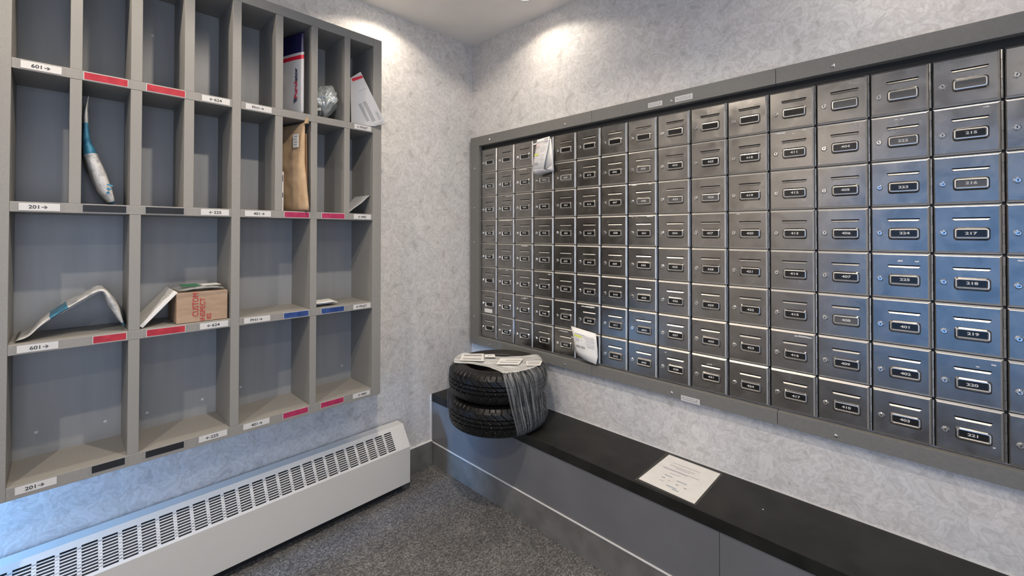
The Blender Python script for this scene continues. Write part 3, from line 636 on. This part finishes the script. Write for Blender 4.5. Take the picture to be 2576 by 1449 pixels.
# folded flyer hanging from the top row
def sheet(parent, name, rows_, m, nx=6, label=None, solid=.0006):
    """rows_: list of (left point, right point, bulge)"""
    b = MB()
    for L_, R_, bul in rows_:
        L_ = Vector(L_); R_ = Vector(R_)
        for i in range(nx+1): k = i/nx; q = L_.lerp(R_, k); q.y -= bul*math.sin(PI*k); b.v.append(tuple(q))
    n_ = nx+1
    for j in range(len(rows_)-1):
        for i in range(nx): b.f.append((j*n_+i, j*n_+i+1, (j+1)*n_+i+1, (j+1)*n_+i)); b.m.append(0)
    return part(b, name, m, parent, label, smooth=True, solid=solid)
t = thing('folded_flyer', 'folded white flyer with yellow highlight hanging over a top-row mailbox', 'paper', (.6, -.03, 1.8))
sheet(t, 'front_sheet', [((.552, -.026, 1.806), (.640, -.026, 1.812), 0), ((.553, -.030, 1.77), (.638, -.032, 1.775), .001), ((.545, -.040, 1.71), (.630, -.044, 1.71), .003), ((.540, -.052, 1.645), (.622, -.056, 1.642), .005)], M_WHITE)
sheet(t, 'back_sheet', [((.560, -.022, 1.808), (.646, -.024, 1.800), 0), ((.575, -.026, 1.72), (.660, -.028, 1.71), .002), ((.585, -.028, 1.632), (.672, -.032, 1.628), .004)], M_WHITE)
sheet(t, 'lower_fold', [((.540, -.052, 1.645), (.622, -.056, 1.642), .005), ((.548, -.048, 1.625), (.640, -.048, 1.632), .004), ((.562, -.034, 1.612), (.672, -.032, 1.628), .002)], M_CWHITE)
sheet(t, 'bottom_fold', [((.622, -.056, 1.642), (.672, -.033, 1.6295), .0), ((.628, -.046, 1.636), (.660, -.034, 1.66), .0)], M_CWHITE, nx=2)
b = MB(); b.box(.522, .552, -.0225, -.0215, 1.783, 1.791); part(b, 'white_tape', M_WHITE, t)
def on_flyer(s, q, off=.004):    # s across, q down
    top = Vector((.552, -.028, 1.806)).lerp(Vector((.640, -.028, 1.812)), s); bot = Vector((.540, -.055, 1.645)).lerp(Vector((.622, -.059, 1.642)), s)
    v = top.lerp(bot, q); v.y -= off+.003*math.sin(PI*s)*q; return v
def strips(fn, lst, mi, b, hh=.016):
    for s0, s1, q in lst: b.quad(fn(s0, q+hh), fn(s1, q+hh), fn(s1, q), fn(s0, q), mi)
b = MB()
strips(on_flyer, [(.08, .9, .27), (.08, .9, .33), (.1, .85, .38), (.1, .8, .43), (.5, .9, .52), (.5, .85, .57), (.5, .9, .64), (.5, .9, .69)], 0, b, .014)
strips(on_flyer, [(.08, .22, .60), (.3, .42, .60), (.08, .2, .66), (.3, .4, .66)], 0, b, .03)
strips(on_flyer, [(.66, .97, .045)], 1, b, .03); strips(on_flyer, [(.12, .24, .78), (.32, .48, .78)], 1, b, .07)
strips(on_flyer, [(.06, .95, .085)], 0, b, .05)
strips(on_flyer, [(.08, .42, .49)], 2, b, .055); strips(on_flyer, [(.1, .34, .19)], 3, b, .06)
part(b, 'printing', [M_INKL, M_INKG, M_YEL, mat('pale_red_print', (.72, .50, .48), .6)], t)
# curled notice on the bottom row
t = thing('paper_notice', 'curled white paper notice with green highlight stuck on the bottom mailbox row', 'paper', (.86, -.03, .85))
NR = [((.772, -.024, .855), (.915, -.022, .840), .001), ((.790, -.034, .820), (.921, -.026, .808), .004), ((.800, -.038, .780), (.927, -.028, .770), .006), ((.806, -.034, .745), (.930, -.030, .735), .008), ((.812, -.024, .718), (.930, -.044, .704), .008)]
sheet(t, 'sheet', NR, M_WHITE, nx=8)
def on_not(s, q, off=.0016):
    k = q*(len(NR)-1); i = min(int(k), len(NR)-2); k -= i
    def pt(r): v = Vector(r[0]).lerp(Vector(r[1]), s); v.y -= r[2]*math.sin(PI*s); return v
    v = pt(NR[i]).lerp(pt(NR[i+1]), k); v.y -= off; return v
b = MB()
strips(on_not, [(.45, .9, .20), (.47, .9, .25), (.55, .92, .30), (.57, .9, .35), (.55, .92, .41), (.6, .9, .46), (.62, .86, .50)], 0, b, .018); strips(on_not, [(.1, .28, .32), (.12, .27, .37), (.36, .42, .33)], 0, b, .03)
for k in range(12):
    if k != 6: s0 = .10+.034*k; b.quad(on_not(s0, .60), on_not(s0+.018+.006*(k % 3), .60), on_not(s0+.018+.006*(k % 3), .53), on_not(s0, .53), 1)
strips(on_not, [(.12, .55, .17)], 0, b, .04); strips(on_not, [(.08, .42, .225)], 2, b, .055)
part(b, 'printing', [M_INKL, M_INKG, M_YEL], t)

# ------------------------------------------------------------------ bench
be = thing('bench', 'long black-topped grey bench running below the mailboxes', 'bench', (0, 0, 0))
BD = .2995; BZ = .398
b = MB(); b.box(.0, RX, -BD, -.001, .356, BZ); part(b, 'bench_top', M_BTOP, be, 'black laminate top', bevel=.0015)
sx = 1.556
for a, c in ((.0, sx-.0008), (sx+.0008, RX)):
    b = MB(); b.box(a, c, -BD+.004, -BD+.022, .129, .356); part(b, 'front_panel', M_BPAN, be)
b = MB(); b.box(0, RX, -BD-.0005, -BD+.020, .1245, .129); part(b, 'trim_strip', M_TRIM, be, 'thin pale trim line')
b = MB(); b.box(0, RX, -BD+.001, -BD+.020, 0, .1245); part(b, 'kick_board', M_KICK, be)
b = MB(); b.box(0, RX, -.004, -.0005, BZ, BZ+.003); part(b, 'caulk_line', M_TRIM, be)

# laminated notice on the bench
t = thing('laminated_notice', 'laminated white printed notice lying on the black bench top', 'notice', (1.365, -.15, BZ))
b = MB(); b.quad((1.262, -.272, BZ+.0006), (1.470, -.279, BZ+.0006), (1.470, -.024, BZ+.0006), (1.267, -.021, BZ+.0006)); part(b, 'paper', M_WHITE, t)
b = MB(); b.box(1.254, 1.478, -.287, -.013, BZ+.0002, BZ+.0005); b.box(1.254, 1.478, -.287, -.013, BZ+.0010, BZ+.0013); part(b, 'laminate', M_TAPE, t)
b = MB(); z = BZ+.0009
for k, (a, c, yy, mi) in enumerate(((.22, .72, .045, 0), (.20, .66, .067, 0), (.33, .60, .078, 0), (.13, .80, .098, 0), (.16, .60, .104, 0), (.32, .52, .125, 0), (.28, .42, .150, 1), (.52, .70, .160, 1), (.27, .33, .172, 2), (.40, .44, .178, 0), (.55, .60, .186, 2), (.70, .75, .188, 2), (.28, .36, .195, 0), (.44, .62, .212, 1), (.56, .68, .222, 1))):
    b.quad((1.262+.208*a, -.024-yy-.005, z), (1.262+.208*c, -.024-yy-.005, z), (1.262+.208*c, -.024-yy, z), (1.262+.208*a, -.024-yy, z), mi)
part(b, 'printing', [M_INKL, M_INKB, M_INKG], t)
b = MB(); b.cyl((1.645, -.15, BZ+.0002), (0, 0, 1), .0022, .0018, .001, 10); tag(b.build('paper_fleck', M_WHITE), 'tiny white fleck on the black bench right of the notice', 'fleck')

# ------------------------------------------------------------------ tyres in stretch film
TC = Vector((.515, -.275)); TR = .240; TW = .1445
def tyre_profile():   # (r, z) around the section, inner bead bottom -> outer -> inner bead top
    P_ = [(.150, .030), (.148, .018), (.153, .010), (.168, .004), (.188, .001), (.206, .003), (.220, .009), (.230, .018), (.2355, .028)]
    tread = []
    for k in range(1, 24):
        s = k/24; z = .028+s*(TW-.056); r = .2355+.0045*math.sin(PI*s)
        if abs(s-.30) < .025 or abs(s-.50) < .025 or abs(s-.70) < .025: r -= .007
        tread.append((r, z))
    up_ = [(r, TW-z) for r, z in reversed(P_)]
    inner = [(.160, TW-.035), (.200, TW*.7), (.208, TW*.5), (.200, TW*.3), (.160, .035)]
    return P_+tread+up_+inner, len(P_)
def make_tyre():
    prof, n0 = tyre_profile(); n = len(prof); NS = 432; b = MB(); vs = []
    for i in range(NS):
        a = 2*PI*i/NS
        for j, (r, z) in enumerate(prof):
            if n0-4 <= j < n0+27:
                e = abs(z/TW-.5)*2                      # 0 at the crown, 1 at the shoulders
                if e > .62: ph = (i/NS*54+.06) % 1.0; cut = ph < .125; dp = .0032      # straight shoulder grooves
                else: ph = (i/NS*36+e*1.9) % 1.0; cut = ph < .12; dp = .0040           # swept V grooves
                if cut: r -= dp
                elif e > .8 and i % 24 == 0: r -= .002
            vs.append((r*math.cos(a), r*math.sin(a), z))
    fs = []; ms = []
    for i in range(NS):
        for j in range(n):
            k = (j+1) % n; i2 = (i+1) % NS; fs.append((i*n+j, i2*n+j, i2*n+k, i*n+k)); ms.append(0 if n0-4 <= j < n0+27 else 1)
    b.add(vs, fs); b.m = ms; return b
t1 = thing('tyre', 'black car tyre at the bottom of the wrapped pair on the bench', 'tyre', (TC.x, TC.y, BZ), 'wrapped tyres on the bench')
b = make_tyre(); casing = b.build('tread', [M_RUB, M_RUBS], t1)
t2 = thing('tyre', 'black car tyre on top of the wrapped pair on the bench', 'tyre', (TC.x, TC.y, BZ+TW+.0005), 'wrapped tyres on the bench')
o = casing.copy(); COL.objects.link(o); o.parent = t2; o.rotation_euler = (0, 0, .6)
casing.name = 'carcass'; o.name = 'carcass'

# film: band across the top and down both sides
wr = thing('stretch_film', 'shiny clear stretch film banded around the pair of tyres', 'plastic wrap', (TC.x, TC.y, BZ))
eu = Vector((.72, .694)); ev = Vector((-.694, .72)); HT = 2*TW+.0005
def pol(deg, r): a = math.radians(deg); return TC+eu*math.cos(a)*r+ev*math.sin(a)*r
SIDE = [(.180, .0), (.214, .002), (.236, .020), (.2455, .05), (.246, .10), (.2445, .145), (.246, .19), (.2455, .24), (.238, .272), (.222, .285)]   # r, z from bottom to top
def lerp(a, b_, k): return a+(b_-a)*k
NSx = 70; rowsP = []
for i in range(NSx+1):
    s = i/NSx; row = []
    aL = lerp(196, 146, s); aR = lerp(-83, 24, s); aRb = lerp(-66, 24, s); aLb = lerp(188, 146, s)
    for (r, z) in SIDE:
        k = z/.285; q = pol(lerp(aLb, aL, k), r+.003*noise.noise(Vector((s*40, z*4, 1)))); row.append((q.x, q.y, BZ+z+.002, 0))
    a, c = pol(aL, .215), pol(aR, .215); mid = TC+eu*lerp(-.045, .02, s)+ev*lerp(-.045, .03, s)
    for k in range(0, 15):
        q = k/14; p_ = a*(1-q)**2+mid*2*q*(1-q)+c*q*q; p2 = (a*(1-q)+c*q)
        sag = -.006*math.sin(PI*q)
        row.append((p_.x, p_.y, BZ+HT+.005+sag+.003*noise.noise(Vector((s*30, q*6, 2))), 1))
    for (r, z) in reversed(SIDE):
        k = z/.285; q = pol(lerp(aRb, aR, k), r+.0035*noise.noise(Vector((s*60, z*5, 5)))); row.append((q.x, q.y, BZ+z+.002, 0))
    rowsP.append(row)
nc = len(rowsP[0]); b = MB(); b.add([v[:3] for r in rowsP for v in r], [(i*nc+j, (i+1)*nc+j, (i+1)*nc+j+1, i*nc+j+1) for i in range(NSx) for j in range(nc-1)])
b.m = [(1 if (rowsP[i][j][3] and rowsP[i][j+1][3]) else 0) for i in range(NSx) for j in range(nc-1)]
fo = part(b, 'film', [M_FILM, M_FILMT], wr, smooth=True)
uvl = fo.data.uv_layers.new(name='UVMap')
for p in fo.data.polygons:
    for li in p.loop_indices:
        vi = fo.data.loops[li].vertex_index; uvl.data[li].uv = ((vi//nc)/NSx, (vi % nc)/nc*3)
# shipping labels under the film on top
def lab_top(pts, lines, label):
    zt = BZ+HT+.0072; b = MB(); b.add([(x, y, zt+.0) for x, y in pts], [(0, 1, 2, 3)], 0); P4 = [Vector((x, y, zt+.0006)) for x, y in pts]
    def bl(s, q): return P4[0].lerp(P4[1], s).lerp(P4[3].lerp(P4[2], s), q)
    for s0, s1, q0, q1 in lines: b.quad(bl(s0, q1), bl(s1, q1), bl(s1, q0), bl(s0, q0), 1)
    part(b, 'shipping_label', [M_WHITE, M_INKG], wr, label)
bars = [(.08+.055*k, .11+.055*k+.012*(k % 2), .62, .85) for k in range(15)]
lab_top([(.323, -.343), (.398, -.262), (.497, -.353), (.405, -.425)], [(.1, .9, .16, .34)]+bars, 'white shipping label with barcode')
lab_top([(.41, -.270), (.445, -.232), (.492, -.268), (.452, -.303)], [(.3, .7, .4, .5)], 'small white label')
lab_top([(.518, -.262), (.602, -.185), (.655, -.275), (.575, -.345)], [(.3, .95, .3, .38), (.1, .9, .62, .72)], 'white shipping label with two printed lines')
lab_top([(.640, -.205), (.695, -.150), (.735, -.215), (.690, -.262)], [(.1, .9, .2+.17*k, .25+.17*k) for k in range(4)], 'white shipping label near the edge')

# ------------------------------------------------------------------ convector heater
cv = thing('convector_heater', 'cream enamel baseboard convector heater with louvred sloping top along the left wall', 'heater', (0, -1.5, 0))
YE, YB = -.531, -2.55; XS, ZSl, XF, ZF, ZB = .066, .322, .136, .226, .046
sl = math.hypot(XF-XS, ZF-ZSl); du = Vector(((XF-XS)/sl, 0, (ZF-ZSl)/sl)); dn = Vector((du.z*-1, 0, du.x))
b = MB(); t_ = .0022
b.box(.014, XS, YB, YE, ZSl-t_, ZSl); b.box(XF-t_, XF, YB, YE, ZB, ZF); b.box(XF-.02, XF-t_, YB, YE, ZB, ZB+t_)
part(b, 'cover_panel', M_CONV, cv, bevel=.0008)
for y in (YE, YB):
    b = MB(); s_ = .0025 if y == YE else -.0025; b.prism([(.014, ZB), (XF, ZB), (XF, ZF), (XS, ZSl), (.014, ZSl)], 'y', y, y+s_); part(b, 'end_cap', M_CONV, cv)
b = MB(); s0, ph, hs = .0200, .00925, .0058
def slab(y0, y1, a0, a1):
    o_ = Vector((XS, 0, ZSl)); P_ = [o_+du*a0, o_+du*a1, o_+du*a1-dn*t_, o_+du*a0-dn*t_]; b.prism([(p.x, p.z) for p in P_], 'y', y0, y1)
slab(YB, YE, 0, s0); slab(YB, YE, s0+9*ph+hs, sl)
for k in range(9): slab(YB, YE-.075, s0+k*ph+hs, s0+(k+1)*ph)
slab(YE-.075, YE, s0, s0+9*ph+hs)
y = YE-.0765; g = 0
while y > YB+.06:
    slab(y-.048, y-.0375, s0, s0+9*ph+hs); y -= .0487; g += 1
part(b, 'louvre_grille', M_CONV, cv)
b = MB(); b.box(.016, .125, YB+.01, YE-.01, .10, .19); part(b, 'heating_element', M_CONVIN, cv)
b = MB(); b.prism([(.016, .19), (.118, .19), (.118, .21), (.06, .29), (.016, .29)], 'y', YB+.01, YE-.012); part(b, 'inner_baffle', M_CONVIN, cv)
b = MB(); b.box(.016, .09, YB+.01, YE-.02, 0, .046); part(b, 'base', M_DARK, cv, 'dark recessed base')
